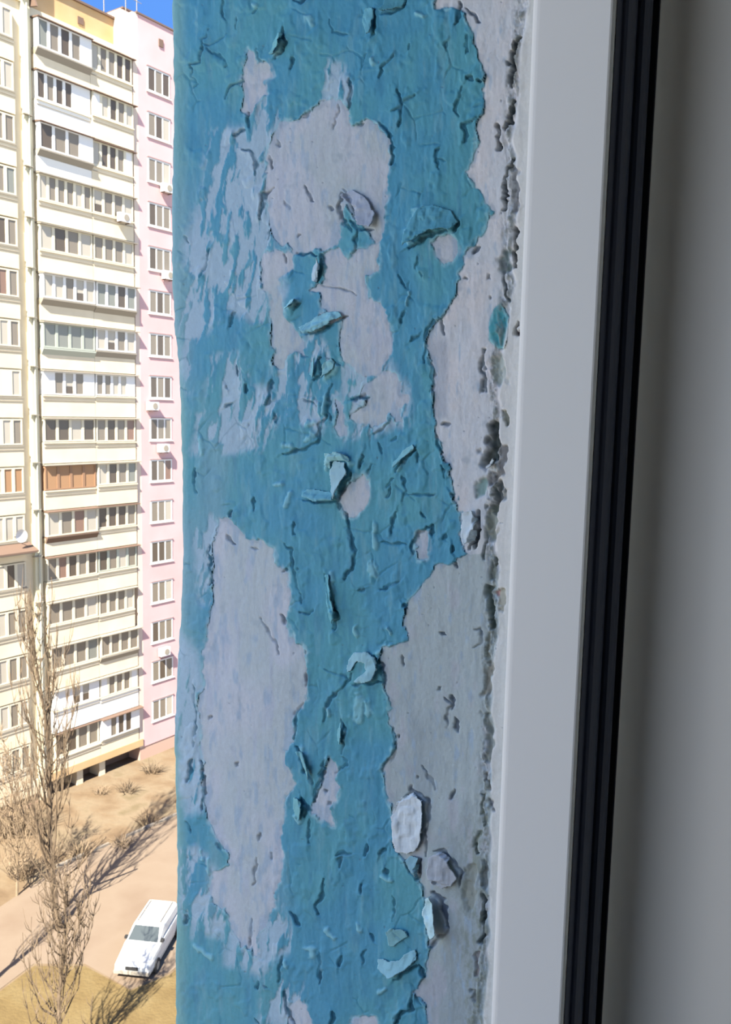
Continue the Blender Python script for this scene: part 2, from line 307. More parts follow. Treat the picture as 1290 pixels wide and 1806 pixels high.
LIGHT = [(7,[(504,72),(490,98)]),(16,[(742,372),(726,425)]),(12,[(747,376),(750,380)]),(7,[(514,541),(528,530)]),(9,[(545,583),(590,560)]),(9,[(545,872),(580,878)]),(8,[(577,828),(585,806),(608,803),(620,818)]),
 (7,[(515,868),(508,893)]),(7,[(490,855),(500,853)]),(9,[(546,748),(555,745)]),(10,[(545,775),(553,768)]),(8,[(503,785),(515,787)]),(9,[(660,925),(663,965)]),(15,[(656,1000),(660,1012)]),
 (15,[(636,1232),(630,1262)]),(10,[(648,1240),(651,1258)]),(9,[(576,1640),(590,1653)]),(13,[(549,1672),(553,1684)]),(9,[(345,1669),(375,1690)]),(5,[(354,1500),(358,1515)]),(6,[(368,1515),(370,1540)]),
 (7,[(675,1545),(692,1553)]),(12,[(575,665),(592,650)]),(10,[(546,32),(551,43)]),(7,[(450,8),(455,12)]),(7,[(735,25),(748,30)]),(8,[(658,105),(660,115)]),(8,[(570,730),(574,700)]),
 (7,[(355,775),(358,800)]),(10,[(640,1240),(636,1270)]),(7,[(586,1010),(592,1090)]),(7,[(580,1250),(582,1262)]),(8,[(668,1150),(690,1140)]),(6,[(627,1105),(628,1120)]),(6,[(685,1108),(690,1118)]),
 (7,[(523,1440),(530,1450)]),(6,[(610,1290),(603,1310)]),(8,[(535,1320),(546,1350)]),(6,[(716,812),(705,828)]),(5,[(722,515),(720,540)]),(8,[(630,1630),(634,1640)]),(7,[(505,1695),(508,1705)]),(7,[(670,1750),(680,1745)])]
wcx = wx2+3*vnoise(11, 12, 601)+1.6*vnoise(4.5, 5, 603); wcy = wy2+3*vnoise(12, 11, 605)
crack = np.zeros(GX.shape); crk_h = np.zeros(GX.shape)
for k, (wd, pts) in enumerate(CR):
    w_ = window_of(pts, 26); d, sd, par = seg_dist(pts, wcx[w_], wcy[w_])
    tap = .25+.75*np.sin(np.pi*np.clip(par, .02, .98))**.7; nz = vnoise(7, 7, 500+k)[w_]; hw = wd*.56*tap*(1+.65*nz)
    c = 1-smooth(d, hw*.4, hw*1.2+1.1); crack[w_] = np.maximum(crack[w_], c*(.52+.09*wd)*(.8+.4*vnoise(14, 14, 550+k)[w_]))
    lift = (.12+.10*wd)*1e-3; s = sd if (k % 3) else -sd
    up = np.where(s > 0, 1., .25)*np.exp(-np.maximum(d-hw, 0)/(5+wd*.8))*lift
    crk_h[w_] = np.maximum(crk_h[w_], up)
light = np.zeros(GX.shape)
for k, (wd, pts) in enumerate(LIGHT):
    w_ = window_of(pts, 20); d, sd, par = seg_dist(pts, wx2[w_]+1.5*vnoise(6, 6, 900+k)[w_], wy2[w_])
    light[w_] = np.maximum(light[w_], 1-smooth(d*(1+.5*vnoise(5, 6, 940+k)[w_]), wd*.12, wd*.75))
# fine network of hair cracks in the coat
def cells(sc, seed):
    r = np.random.default_rng(seed); nx, ny = int(760/sc)+3, int(2100/sc)+3
    jx = r.random((ny, nx)); jy = r.random((ny, nx)); u = (wx2+4*fbm(18, 18, 97, 2)-280)/sc; v = (wy2+100)/(sc*1.25); i = np.floor(u).astype(int); j = np.floor(v).astype(int)
    d1 = np.full(GX.shape, 9.); d2 = np.full(GX.shape, 9.)
    for a in (-1, 0, 1):
        for b in (-1, 0, 1):
            ii = np.clip(i+a, 0, nx-1); jj = np.clip(j+b, 0, ny-1); d = np.hypot(u-(i+a+jx[jj, ii]), v-(j+b+jy[jj, ii]))
            m = d < d1; d2 = np.where(m, d1, np.minimum(d2, d)); d1 = np.where(m, d, d1)
    return (d2-d1)*sc
hair = (1-smooth(cells(46, 5), .8, 3.2))*smooth(fbm(40, 60, 101, 3), .12, .42)
# grime and voids along the joint with the frame
BAND = [(0,920),(80,912),(150,905),(230,898),(300,899),(400,905),(450,898),(520,895),(560,888),(640,876),(700,872),(780,875),(850,870),(900,864),(940,864),(1000,868),(1060,868),(1140,864),(1200,861),(1300,860),(1400,858),(1500,855),(1600,856),(1700,850),(1806,842),(1900,840)]
xb = interp(BAND, GY)+5*vnoise(400, 28, 111); band = np.exp(-((GX-xb)/(10+5*vnoise(400, 50, 121)))**2)
bn = fbm(7, 16, 131, 4, None, None, .65)+.25*fbm(30, 50, 135, 2)
grime = band*smooth(bn, -.22, .3)
lowgrime = np.exp(-((GX-interp([(0, 930), (900, 858), (1300, 852), (1500, 838), (1600, 832), (1900, 835)], GY))/26)**2)*smooth(GY, 1380, 1500)
DARK = [(8,(30,42,56),[(916,66),(906,90),(903,120),(903,150)]),(6,(60,72,88),[(908,180),(900,215),(892,226)]),(7,(38,52,68),[(879,220),(879,262)]),(4,(75,85,98),[(908,280),(894,300),(890,370)]),(12,(120,126,140),[(910,295),(912,370)]),
 (7,(40,50,64),[(913,405),(910,470)]),(14,(95,112,122),[(894,445),(889,475)]),(5,(90,100,112),[(886,460),(888,500),(898,530)]),(5,(85,80,95),[(915,570),(913,590)]),(7,(92,104,120),[(856,618),(850,655),(857,690)]),(20,(135,148,156),[(878,640),(882,670)]),
 (20,(44,54,58),[(872,752),(873,790),(862,812)]),(13,(92,96,106),[(893,790),(886,830),(868,850)]),(16,(70,80,90),[(884,855),(872,900)]),(14,(100,130,140),[(850,850),(848,868)]),(6,(95,100,98),[(893,725),(896,750)]),
 (6,(60,74,92),[(845,905),(840,945),(828,967)]),(16,(112,122,124),[(870,900),(868,945)]),(7,(95,105,108),[(873,985),(868,1020)]),(9,(82,95,100),[(862,1040),(864,1075),(868,1105)]),(10,(135,140,142),[(885,1040),(884,1075)]),
 (8,(118,126,130),[(862,1120),(860,1160)]),(13,(120,124,128),[(864,1170),(858,1222)]),(13,(112,122,130),[(860,1262),(865,1300),(862,1340)]),(5,(120,122,130),[(858,1365),(864,1392)]),(5,(110,120,124),[(852,1400),(854,1455)]),(5,(110,116,130),[(866,1412),(873,1430)]),
 (8,(110,122,126),[(848,1470),(838,1492)]),(6,(80,94,100),[(838,1490),(845,1505)]),(8,(88,98,108),[(855,1520),(856,1560)]),(5,(72,84,98),[(855,1580),(854,1620),(851,1662)]),(5,(120,122,136),[(844,1680),(841,1720)]),(6,(112,122,136),[(835,1748),(838,1765)]),
 (18,(122,132,138),[(832,1530),(828,1600)]),(5,(150,120,130),[(880,1040),(880,1048)]),(6,(95,108,118),[(858,940),(852,985)])]

# colours are given as they look in the room's light and turned into the surface's own colour
ILL = np.array([.51, .54, .66])
def alb(c): return np.clip(lin(c)/ILL, .004, .92)
def mix(A, B, t): t = np.clip(t, 0, 1)[..., None]; return A*(1-t)+B*t
cb = mix(alb((60, 126, 164)), alb((68, 132, 158)), smooth(fbm(70, 110, 141, 3), -.35, .45))
cb = mix(cb, alb((88, 140, 166)), .5*smooth(fbm(10, 60, 151, 3), .15, .6))
cb = mix(cb, alb((50, 112, 152)), .5*smooth(fbm(12, 50, 161, 3), .15, .6))
cb = mix(cb, alb((98, 143, 152)), smooth(340-GX, 0, 26)*.7)
cb = mix(cb, alb((98, 139, 164)), .72*smooth(fbm(60, 200, 165, 2)+(430-GX)/260, .1, .9)*smooth(GY, 150, 300)*smooth(1660-GY, 0, 100))
cp = mix(alb((158, 168, 190)), alb((150, 164, 182)), smooth(fbm(60, 90, 171, 3), -.4, .4))
cp = mix(cp, alb((146, 158, 186)), .6*smooth(fbm(14, 80, 181, 3), .1, .6))
cg = mix(alb((142, 157, 172)), alb((128, 143, 160)), smooth(fbm(60, 130, 191, 4)+(GY-1500)/700, -.2, .6))
cg = mix(cg, alb((150, 155, 178)), .5*smooth(fbm(30, 60, 195, 3), .1, .6))
cw = mix(alb((168, 177, 196)), alb((176, 180, 196)), smooth(fbm(40, 80, 201, 3), -.3, .4))
cw = mix(cw, alb((140, 150, 172)), .75*smooth(798-GX, 0, 14)*smooth(GY, 585, 610)*smooth(745-GY, 0, 14))
bare = cp.copy(); bare = mix(bare, cg, smooth(sdG, -2, 2)); bare = mix(bare, cw, smooth(sdW, -2, 2))
isb = smooth(sdall, -1.6, 3.0)
colr = mix(cb, alb((140, 164, 192)), thin*.9); colr = mix(colr, alb((118, 172, 196)), light*.62*(1-isb))
colr = mix(colr, alb((58, 128, 150)), smooth(sdT, -1, 1))
rim = np.exp(-(np.abs(sdall+2.2)/2.2)**2)*smooth(fbm(16, 20, 211, 2), -.3, .3)
colr = mix(colr, alb((122, 168, 190)), rim*.55)
colr = mix(colr, bare, isb)
colr = mix(colr, alb((118, 134, 158)), isb*.45*np.exp(-(np.abs(sdall-4)/3.)**2)*smooth(fbm(12, 20, 221, 2), 0, .5))
colr = mix(colr, alb((126, 150, 182)), isb*smooth(fbm(9, 34, 231, 3)+.35*np.exp(-np.maximum(sdall, 0)/14)-.12*(sdG > 0)-.2*(sdW > 0), .12, .6)*.62)
colr = mix(colr, alb((120, 138, 160)), isb*smooth(fbm(16, 22, 233, 3), .3, .75)*.35)
right = smooth(GX-xb, 6, 16)
colr = mix(colr, alb((172, 178, 190)), right*.9)
colr = mix(colr, alb((96, 106, 112)), grime*.85)
colr = mix(colr, alb((108, 120, 120)), lowgrime*smooth(bn, -.3, .5)*.75)
dk = np.zeros(GX.shape)
for k, (wd, c, pts) in enumerate(DARK):
    w_ = window_of(pts, 22); d = seg_dist(pts, wx2[w_]+4*vnoise(7, 12, 700+k)[w_]+2*vnoise(4, 5, 720+k)[w_], wy2[w_])[0]; t = 1-smooth(d*(1+.5*vnoise(9, 14, 740+k)[w_]), wd*.22, wd*.75)
    colr[w_] = mix(colr[w_], alb(c), t*.92); dk[w_] = np.maximum(dk[w_], t*(1 if sum(c) < 290 else .4))
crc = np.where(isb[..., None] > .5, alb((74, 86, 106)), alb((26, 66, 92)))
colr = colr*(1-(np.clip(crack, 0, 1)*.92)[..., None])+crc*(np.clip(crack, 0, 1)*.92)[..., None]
colr = mix(colr, alb((44, 92, 118)), hair*.3*(1-isb))
spk = smooth(fbm(5, 6, 241, 2), .8, .92); colr = mix(colr, alb((96, 108, 130)), spk*.6)
colr = colr*(1+.05*fbm(3.2, 5, 251, 2))[..., None]

# relief in metres along the normal
hp = .0012*fbm(150, 220, 301, 3)+.00022*fbm(11, 60, 311, 3)+.00010*fbm(4, 8, 321, 2)
hp += -.0005*smooth(fbm(5, 6, 241, 2), .8, .92)-.0011*np.clip(crack, 0, 1)*isb
hp += .00025*isb*fbm(30, 40, 331, 3)
hp += .0016*band*bn-.0035*dk+.0012*right
hc = hp+.00025+crk_h*1.2+.0009*light+.0005*np.exp(-np.maximum(-sdall, 0)/5)*smooth(fbm(20, 26, 341, 2), -.1, .4)-.0013*np.clip(crack, 0, 1)-.0004*hair
hc += .0005*smooth(fbm(26, 34, 351, 3), .1, .5)+.00012*fbm(5, 26, 361, 2)-.0004*thin
# bubbles under the coat
for bx_, by_, r_, a_ in ((603, 822, 26, 1.), (570, 868, 30, .7), (655, 1178, 26, .6), (705, 1655, 34, .8), (750, 395, 40, 1.2), (520, 60, 30, .5), (700, 195, 26, .6), (350, 90, 26, .5), (590, 1060, 26, .6), (735, 880, 36, .4), (560, 1335, 26, .6), (775, 1530, 30, .8), (640, 945, 26, .4), (480, 75, 28, .7)):
    q = np.hypot(GX-bx_, (GY-by_)*.8)/r_; hc = hc+.001*a_*np.exp(-q**3); hp = hp+.0006*a_*np.exp(-q**3)
XE = [(-80,301),(0,301),(100,303),(200,304),(350,300),(500,301),(590,306),(640,313),(720,316),(850,319),(1000,319),(1080,316),(1200,309),(1300,305),(1400,307),(1500,310),(1600,310),(1700,307),(1806,308),(1900,308)]
xe = interp(XE, GY)-4+1.2*vnoise(400, 14, 371)
rr = np.clip((xe+20-GX)/20, 0, 1); rnd = -.0042*(1-np.sqrt(np.clip(1-rr**2, 0, 1)))
SRC = np.maximum(GX, xe)
P0 = on_plane(SRC, GY)
over = np.maximum(xe-GX, 0)                                             # rounded outer arris runs back along the facade
BACK = rnd-over*.0008
def surf(h): return P0+N*(h*(1-rr*.6)+BACK)[..., None]
idx = np.arange(H_*W_).reshape(H_, W_)
Q = np.stack([idx[:-1, :-1], idx[1:, :-1], idx[1:, 1:], idx[:-1, 1:]], -1).reshape(-1, 4)
Pp = surf(hp)
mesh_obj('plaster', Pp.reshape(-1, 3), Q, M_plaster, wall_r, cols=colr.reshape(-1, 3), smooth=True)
coat = (sdall < .6)
kq = coat.ravel()[Q].sum(1) >= 3
Hc = np.where(sdall < -1., hc, hp+(hc-hp)*np.clip((.6-sdall)/1.6, -.3, 1))
Pc = surf(Hc).reshape(-1, 3); Qc = Q[kq]; used = np.unique(Qc); re = np.full(H_*W_, -1); re[used] = np.arange(len(used))
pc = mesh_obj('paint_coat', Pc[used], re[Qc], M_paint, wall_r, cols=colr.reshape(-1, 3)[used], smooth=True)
# plain reveal above and below the worn stretch
M_bluep = mat('blue_paint_plain', noise=[tuple(alb((60, 122, 158))), tuple(alb((72, 132, 156))), tuple(alb((140, 158, 184)))], rough=.6, scale=9, bump=(120, .4, .002))
zt_ = Pp[0, :, 2].min(); zb_ = Pp[-1, :, 2].max()
for z0, z1 in ((zt_-.004, ZT+.4), (ZB-.4, zb_+.004)):
    frame_mb().box(.001, AF+.02, -.03, -.0016, z0, z1).build('plain_paint', M_bluep, wall_r)
frame_mb().box(.004, AF+.02, -.03, -.008, ZB-.4, ZT+.4).build('backing_plaster', M_bluep, wall_r)

# curled flakes of paint, each a piece of its own
def flake(pts, ang, lift, col, label=None, base=.0008, pw=1.7):
    p = np.array(pts, float); st = 1.3; x = np.arange(p[:, 0].min()-2, p[:, 0].max()+2, st); y = np.arange(p[:, 1].min()-2, p[:, 1].max()+2, st)
    X, Y = np.meshgrid(x, y); Xw = X+1.4*vnoise(8, 8, 777, X, Y); Yw = Y+1.4*vnoise(8, 8, 778, X, Y)
    ins = inside(pts, Xw, Yw); dx, dy = math.cos(math.radians(ang)), -math.sin(math.radians(ang))
    q = X*dx+Y*dy; q0, q1 = (p@np.array([dx, dy])).min(), (p@np.array([dx, dy])).max(); q = np.clip((q-q0)/(q1-q0), 0, 1)
    ii = np.clip(((X-xs[0])/SX).astype(int), 0, W_-1); jj = np.clip(((Y-ys[0])/SY).astype(int), 0, H_-1)
    h = np.maximum(hp, hc)[jj, ii]+base+lift*q**pw+.0002*vnoise(10, 10, 779, X, Y)
    B0 = on_plane(X, Y); top = B0+N*h[..., None]; bot = B0+N*(h-.0004)[..., None]
    n = X.size; id_ = np.arange(n).reshape(X.shape); q4 = np.stack([id_[:-1, :-1], id_[1:, :-1], id_[1:, 1:], id_[:-1, 1:]], -1).reshape(-1, 4)
    k = ins.ravel()[q4].sum(1) >= 3; q4 = q4[k]
    if not len(q4): return
    ed = {}
    for a in q4:
        for i in range(4):
            e = (a[i], a[(i+1) % 4]); ed[e] = 1
    rim_ = [e for e in ed if (e[1], e[0]) not in ed]
    Fq = np.array(list(q4)+[(a[3]+n, a[2]+n, a[1]+n, a[0]+n) for a in q4]+[(b, a, a+n, b+n) for a, b in rim_])
    u = np.unique(Fq); r2 = np.full(2*n, -1); r2[u] = np.arange(len(u))
    c = alb(col)*(1+.10*vnoise(12, 12, 780, X, Y))[..., None]; c = np.concatenate([c.reshape(-1, 3), np.tile(alb((140, 158, 178)), (n, 1))])
    o = mesh_obj('paint_flake', np.concatenate([top.reshape(-1, 3), bot.reshape(-1, 3)])[u], r2[Fq], M_paint, wall_r, cols=c[u], smooth=True)
    if label: o['label'] = label
flake([(722,437),(745,424),(765,410),(790,404),(800,408),(812,392),(800,372),(770,362),(745,365),(728,400)], -90, .0035, (74,136,166))
flake([(605,345),(622,362),(640,398),(662,403),(668,380),(650,350),(625,335)], -110, .0022, (138,151,178), 'bare plaster chip')
flake([(533,578),(545,590),(570,583),(590,567),(608,558),(600,548),(575,552),(555,565)], -80, .003, (112,164,190))
flake([(540,875),(565,884),(596,882),(590,868),(560,862),(545,862)], -90, .003, (96,154,180))
flake([(596,880),(605,858),(622,835),(612,815),(595,812),(585,830),(590,860)], -30, .003, (122,160,184))
flake([(615,1165),(625,1150),(650,1148),(668,1160),(672,1180),(665,1198),(640,1205),(632,1200),(652,1182),(648,1168),(632,1166),(622,1182),(617,1185)], -45, .0022, (116,160,184))
flake([(700,1420),(712,1405),(730,1399),(748,1410),(751,1440),(747,1480),(735,1500),(720,1505),(700,1500),(693,1470),(693,1440)], 0, .0005, (166,182,206), 'pale bare plaster chip')
flake([(748,1610),(756,1582),(765,1577),(776,1600),(782,1640),(772,1652),(760,1640)], -10, .0045, (146,180,202), 'pale curled flake with plaster on its back')
flake([(668,1690),(672,1705),(695,1720),(715,1710),(740,1690),(735,1672),(720,1680),(710,1690),(690,1692),(680,1688)], -80, .003, (112,160,186))
flake([(688,1640),(700,1632),(720,1638),(725,1650),(712,1655),(700,1668),(690,1665)], 120, .002, (104,156,180))
flake([(762,1510),(778,1500),(795,1510),(800,1530),(812,1545),(800,1560),(785,1565),(765,1555),(758,1535)], 0, .0010, (138,150,172), 'grey flake of plaster')
flake([(716,1518),(728,1508),(742,1512),(741,1535),(736,1545)], -60, .002, (104,146,172))
flake([(575,815),(580,800),(600,796),(618,804),(622,815),(605,812),(590,815),(585,828)], 100, .0022, (116,166,188))
flake([(478,98),(490,98),(502,85),(504,60),(496,60),(486,80)], -20, .0022, (92,150,170))
flake([(575,1012),(585,1012),(596,1065),(598,1090),(588,1100),(580,1060)], 0, .002, (84,146,172))
flake([(676,24),(695,19),(712,14),(718,0),(700,-8),(680,0)], -100, .002, (70,130,156))
flake([(646,15),(664,15),(660,60),(652,64),(642,40)], -30, .002, (84,144,172))
flake([(700,826),(716,808),(736,790),(730,782),(712,796),(698,815)], -60, .002, (104,158,180))
flake([(508,540),(514,548),(530,535),(528,526),(516,530)], -50, .003, (130,180,200))
flake([(563,498),(572,470),(568,456),(556,472),(554,495)], 0, .002, (140,166,192))
flake([(816,905),(836,900),(842,930),(836,952),(824,960),(816,945)], -40, .002, (160,178,200), 'pale bare plaster chip')
flake([(525,1322),(540,1322),(552,1350),(552,1375),(540,1350)], 0, .002, (96,150,172))
flake([(520,1405),(532,1405),(540,1425),(534,1445),(522,1440)], 0, .002, (92,148,168))
flake([(598,1288),(607,1270),(610,1290),(604,1312),(598,1305)], 0, .002, (96,154,178))
flake([(862,808),(858,822),(868,826),(876,818),(870,812)], -60, .002, (172,180,192), 'pale crumb of filler')
flake([(556,668),(562,632),(552,640),(548,660)], 0, .002, (96,150,174))
flake([(572,668),(590,652),(594,640),(585,632),(572,645)], -140, .0018, (112,160,178))

# ---------------- window frame, gasket and sash
win = empty('window_1', O+ea*AF+np.array([0, 0, ZB]), kind='structure')
def xat(a, b, y=903.):
    P = O+ea*a+N*b; P = np.array([P[0], P[1], Zc-.05]); v = P-C; d = v.dot(F); return CX+f*v.dot(R)/d
B1 = .011
a0 = a_of(895, 0.); aw0 = a_of(901, B1); a1 = a_of(1036, B1)
b2 = B1
while xat(a1, b2) < 1092: b2 -= .0004
prof = [(aw0-.002, -.03)]
for t in range(0, 8):                                                   # rounded outer arris
    an = math.pi/2*(1-t/7); prof.append((aw0+.004-.006*math.cos(math.pi/2-an), B1-.006+.006*math.sin(math.pi/2*t/7)))
prof += [(a1-.001, B1), (a1-.0004, B1-.0003), (a1, B1-.0012), (a1, b2-.003), (a1-.02, b2-.003), (a1-.02, -.03)]
if prof[0][1] > prof[-1][1]: pass
frame_mb().prism(prof, ZB, ZT).build('window_frame', M_white, win, smooth=False)
gp = [(a1+.0003, B1-.0022)]
for t in range(9):                                                      # double lipped rubber seal
    an = math.pi/2-math.pi*t/8; gp.append((a1+.0006+.0022*math.cos(an), (B1*.6+b2*.4)+.0045*math.sin(an)))
for t in range(9):
    an = math.pi/2-math.pi*t/8; gp.append((a1+.0006+.0034*math.cos(an), (B1*.22+b2*.78)+.0042*math.sin(an)))
gp += [(a1+.0003, b2-.002)]
frame_mb().prism(gp, ZB+.01, ZT-.01).build('gasket', M_black, win, smooth=False)
# sash rebate: dark cover lip, then the grey casement face
frame_mb().box(a1-.015, a1+.0038, b2-.019, b2-.0005, ZB, ZT).build('rebate_seal', mat('dark_rebate', (.03, .034, .045), .5), win)
RC = .011; sp = [(a1+.004, b2-RC-.006), (a1+.004, b2-.001)]
for t in range(0, 17): sp.append((a1+.004+RC*(1-math.cos(math.pi/2*t/16)), b2-.001-RC*math.sin(math.pi/2*t/16)))
sp += [(a1+.030, b2+.0005-RC), (a1+.19, b2+.055), (a1+.195, b2+.04), (a1+.06, b2-RC-.006)]
sash = frame_mb().prism(sp, ZB, ZT).build('sash', M_grey, win, smooth=True)
for p_ in sash.data.polygons: p_.use_smooth = abs(p_.normal.z) < .5
# frame members along head and foot, glazing open: frame stile on the far side
WOP = 1.25
frame_mb().box(a0, a1, B1, WOP, ZT-.05, ZT).box(a0, a1, B1, WOP, ZB, ZB+.05).box(a0, a1, WOP-.06, WOP, ZB+.05, ZT-.05).build('window_frame', M_white, win)

# ---------------- our own wall round the opening, and the room
wl = frame_mb(); TH = AF+.07
wl.box(0, TH, -.45, WOP+1.2, ZT+.4, Zc+1.6).box(0, TH, 0.002, WOP, ZT, ZT+.4)
tag(wl.build('wall_front', M_wallout), kind='structure')
tag(frame_mb().box(0, TH, WOP, WOP+1.2, ZB-.4, ZT+.4).build('wall_left', M_wallout), kind='structure')
tag(frame_mb().box(0, TH, -.45, WOP+1.2, .0, ZB-.4).box(0, TH, .002, WOP, ZB-.4, ZB).build('wall_lower', M_wallout), kind='structure')
tag(frame_mb().box(TH, 3.6, -.6, WOP+1.2, ZB-1.0, ZB-.9).build('floor', mat('room_floor', (.25, .17, .1), .6)), kind='structure')
tag(frame_mb().box(TH, 3.6, -.6, WOP+1.2, Zc+1.5, Zc+1.6).build('ceiling', M_room), kind='structure')
tag(frame_mb().box(3.6, 3.7, -.6, WOP+1.2, ZB-1.0, Zc+1.6).build('wall_back', M_room), kind='structure')
tag(frame_mb().box(a1+.212, 3.6, -.6, -.5, ZB-.9, Zc+1.5).build('wall_side_right', M_room), kind='structure')
tag(frame_mb().box(TH, 3.6, WOP+1.1, WOP+1.2, ZB-.9, Zc+1.5).build('wall_side_left', M_room), kind='structure')
tag(frame_mb().box(TH, TH+.02, -.6, b2-.021, ZB-.9, Zc+1.5).build('wall_inner', M_room), kind='structure')

# ---------------- ground
M_dirt = mat('dry_ground', noise=[(.105, .070, .038), (.135, .095, .054), (.155, .118, .072), (.115, .088, .047)], rough=.95, scale=.55, bump=(3, .4, .1))
M_grass = mat('dry_grass', noise=[(.098, .066, .024), (.118, .082, .031), (.134, .098, .041)], rough=.95, scale=.8, bump=(8, .5, .08))
M_path = mat('dusty_path', noise=[(.148, .110, .075), (.160, .122, .085), (.14, .102, .069)], rough=.95, scale=.35, bump=(6, .2, .02))
g = MB().box(-150, 150, -60, 190, -.5, 0).build('ground', M_dirt); tag(g, kind='structure')
def slab(name, pix, m, z):
    P = [gnd(x, y) for x, y in pix]; b = MB(); b.prism([(p[0], p[1]) for p in P], .0, z); return tag(b.build(name, m), kind='structure')
slab('path', [(-60,1640),(60,1560),(130,1515),(215,1480),(305,1440),(400,1400),(420,1600),(330,1690),(300,1715),(230,1745),(150,1700),(60,1700),(-60,1790)], M_path, .02)
slab('lawn', [(-60,1795),(60,1705),(150,1705),(230,1748),(300,1720),(420,1620),(600,2000),(200,2200),(-100,2100)], M_grass, .03)
slab('path', [(-120,1385),(-120,1370),(20,1378),(70,1372),(90,1390),(60,1420),(20,1440),(-120,1450)], mat('pink_path', (.19, .12, .085), .95), .015)
M_kerb = mat('kerb_stone', (.2, .175, .14), .9)
kerb = empty('kerb', gnd(130, 1515), kind='structure')
k0, k1 = gnd(100, 1530), gnd(330, 1430)
kd = (k1-k0); kl = np.linalg.norm(kd); kd /= kl; kn = np.array([-kd[1], kd[0], 0])
for i in range(int(kl/1.05)):
    if i % 5 != 3: MB(k0, kd, kn).box(i*1.05, i*1.05+1.0, -.07, .07, 0, .13+.02*(i % 2)).build('kerb_stone', M_kerb, kerb)

# ================================================================== OBJECTS
# ---------------- apartment block across the yard
sh = 2.725
A_ = px(75, 727, 48.9); B_ = px(240, 729, 54.45); fe = B_-A_; fe[2] = 0; LF = np.linalg.norm(fe); fe /= LF
fn = np.array([fe[1], -fe[0], 0]); fn = fn if fn.dot(C-A_) > 0 else -fn
A_ = np.array([A_[0], A_[1], 0.])
def fb(): return MB(A_, fe, fn)
def uof(x, y=728.):
    r = ray(x, y); t = (A_-C).dot(fn)/r.dot(fn); return float((C+r*t-A_).dot(fe))
zk = lambda k: Zc-.67+(9-k)*sh
M_cream = mat('cream_facade', (.80, .72, .53), .9, noise=[(.53, .45, .31), (.60, .515, .365)], scale=.7)
M_cream2 = mat('white_facade_paint', (.64, .62, .56), .85)
M_pink = mat('pink_facade', noise=[(.47, .295, .285), (.51, .335, .33)], rough=.9, scale=.5)
M_orange = mat('orange_facade', noise=[(.40, .26, .12), (.44, .30, .16)], rough=.9, scale=.8)
M_brown = mat('brown_sheet', (.13, .085, .06), .7)
M_slab = mat('grey_slab', (.24, .215, .17), .8)
M_fw = mat('white_frame', (.60, .59, .56), .5)
M_fc = mat('cream_frame', (.52, .47, .35), .6)
M_fg = mat('grey_green_frame', (.33, .35, .29), .6)
M_wood = mat('brown_wood', (.24, .14, .08), .7)
PT = {'d': mat('pane_dark', (.08, .062, .045), .3, .4), 'm': mat('pane_mid', (.17, .145, .11), .3, .4), 'g': mat('pane_grey', (.165, .17, .145), .3, .4),
      'l': mat('pane_light', (.34, .31, .25), .35, .4), 'r': mat('pane_reddish', (.18, .11, .08), .35, .4), 'b': mat('wood_panel', (.29, .17, .09), .7, .2), 'w': M_fw}
bld = empty('apartment_building', A_, label='tall cream and pink panel apartment block across the yard, with glazed balconies', category='building')
def part(mb, name, m, par=None, label=None):
    o = mb.build(name, m, bld if par is None else par)
    if label: o['label'] = label
    return o
z1 = zk(1)
# main bodies
part(fb().box(-24, 7.2, -12, -.35, 1.0, z1+.55), 'wall', M_cream, label='cream wall')
part(fb().box(7.2, 24, -12, -.02, .9, z1+2.8), 'wall', M_pink, label='pink wall')
part(fb().box(6.85, 7.2, -.35, -.03, .9, z1+2.8).box(6.2, 7.2, -3, -.35, z1+.55, z1+2.8), 'pier', mat('pale_pier', (.52, .42, .34), .9))
part(fb().box(-.25, 6.2, -1.6, -1.0, z1+.55, z1+2.3), 'roof_parapet', M_orange, label='orange parapet')
part(fb().box(-.25, 6.25, -1.7, -.85, z1+2.3, z1+2.42).box(7.1, 24.1, -3, .06, z1+2.8, z1+2.9), 'coping', M_brown)
part(fb().box(3.6, 4.0, -1.02, -.95, z1+1.15, z1+1.55).box(0.9, 1.15, -1.02, -.95, z1+1.5, z1+2.0), 'vent', M_brown)
part(fb().box(8.9, 9.25, -.02, .04, z1+1.5, z1+1.95), 'vent', M_brown)
part(fb().box(8.6, 12, -6, -3, z1+2.8, z1+4.3), 'roof_house', M_pink, label='pink lift house')
part(fb().box(8.5, 12.1, -6.1, -2.9, z1+4.3, z1+4.4), 'roof_house_cap', M_brown)
part(fb().box(-24, -.25, -3, -.2, z1+.55, z1+4.5), 'roof_parapet', M_cream)
part(fb().box(-.62, -.18, -.35, -.1, 1.0, z1+4.5), 'pilaster', mat('pilaster_paint', (.54, .50, .35), .9))
part(fb().box(-.75, -.10, -.12, .02, z1+.75, z1+.9).uprism([(-.35, z1+2.0), (-.35, z1+.5), (.45, z1+.35)], -.12, -.02), 'canopy_cheek', M_brown)
# drainpipe with brackets
pm = fb(); pm.tube([pm.w(-.42, .0, z) for z in (1.2, 10, 20, 30, z1+.5)], .05, 6)
pipe = part(pm, 'drainpipe', mat('pipe_paint', (.36, .35, .28), .6))
for k in range(3, 14): part(fb().box(-.8, -.25, -.12, .09, zk(k)+.12, zk(k)+.17), 'pipe_bracket', M_slab, pipe)
for k in range(2): part(fb().box(-.9+.2*k, -.3, -.1, .08, zk(13+k)-.5, zk(13+k)-.46), 'pipe_bracket', M_slab, pipe)

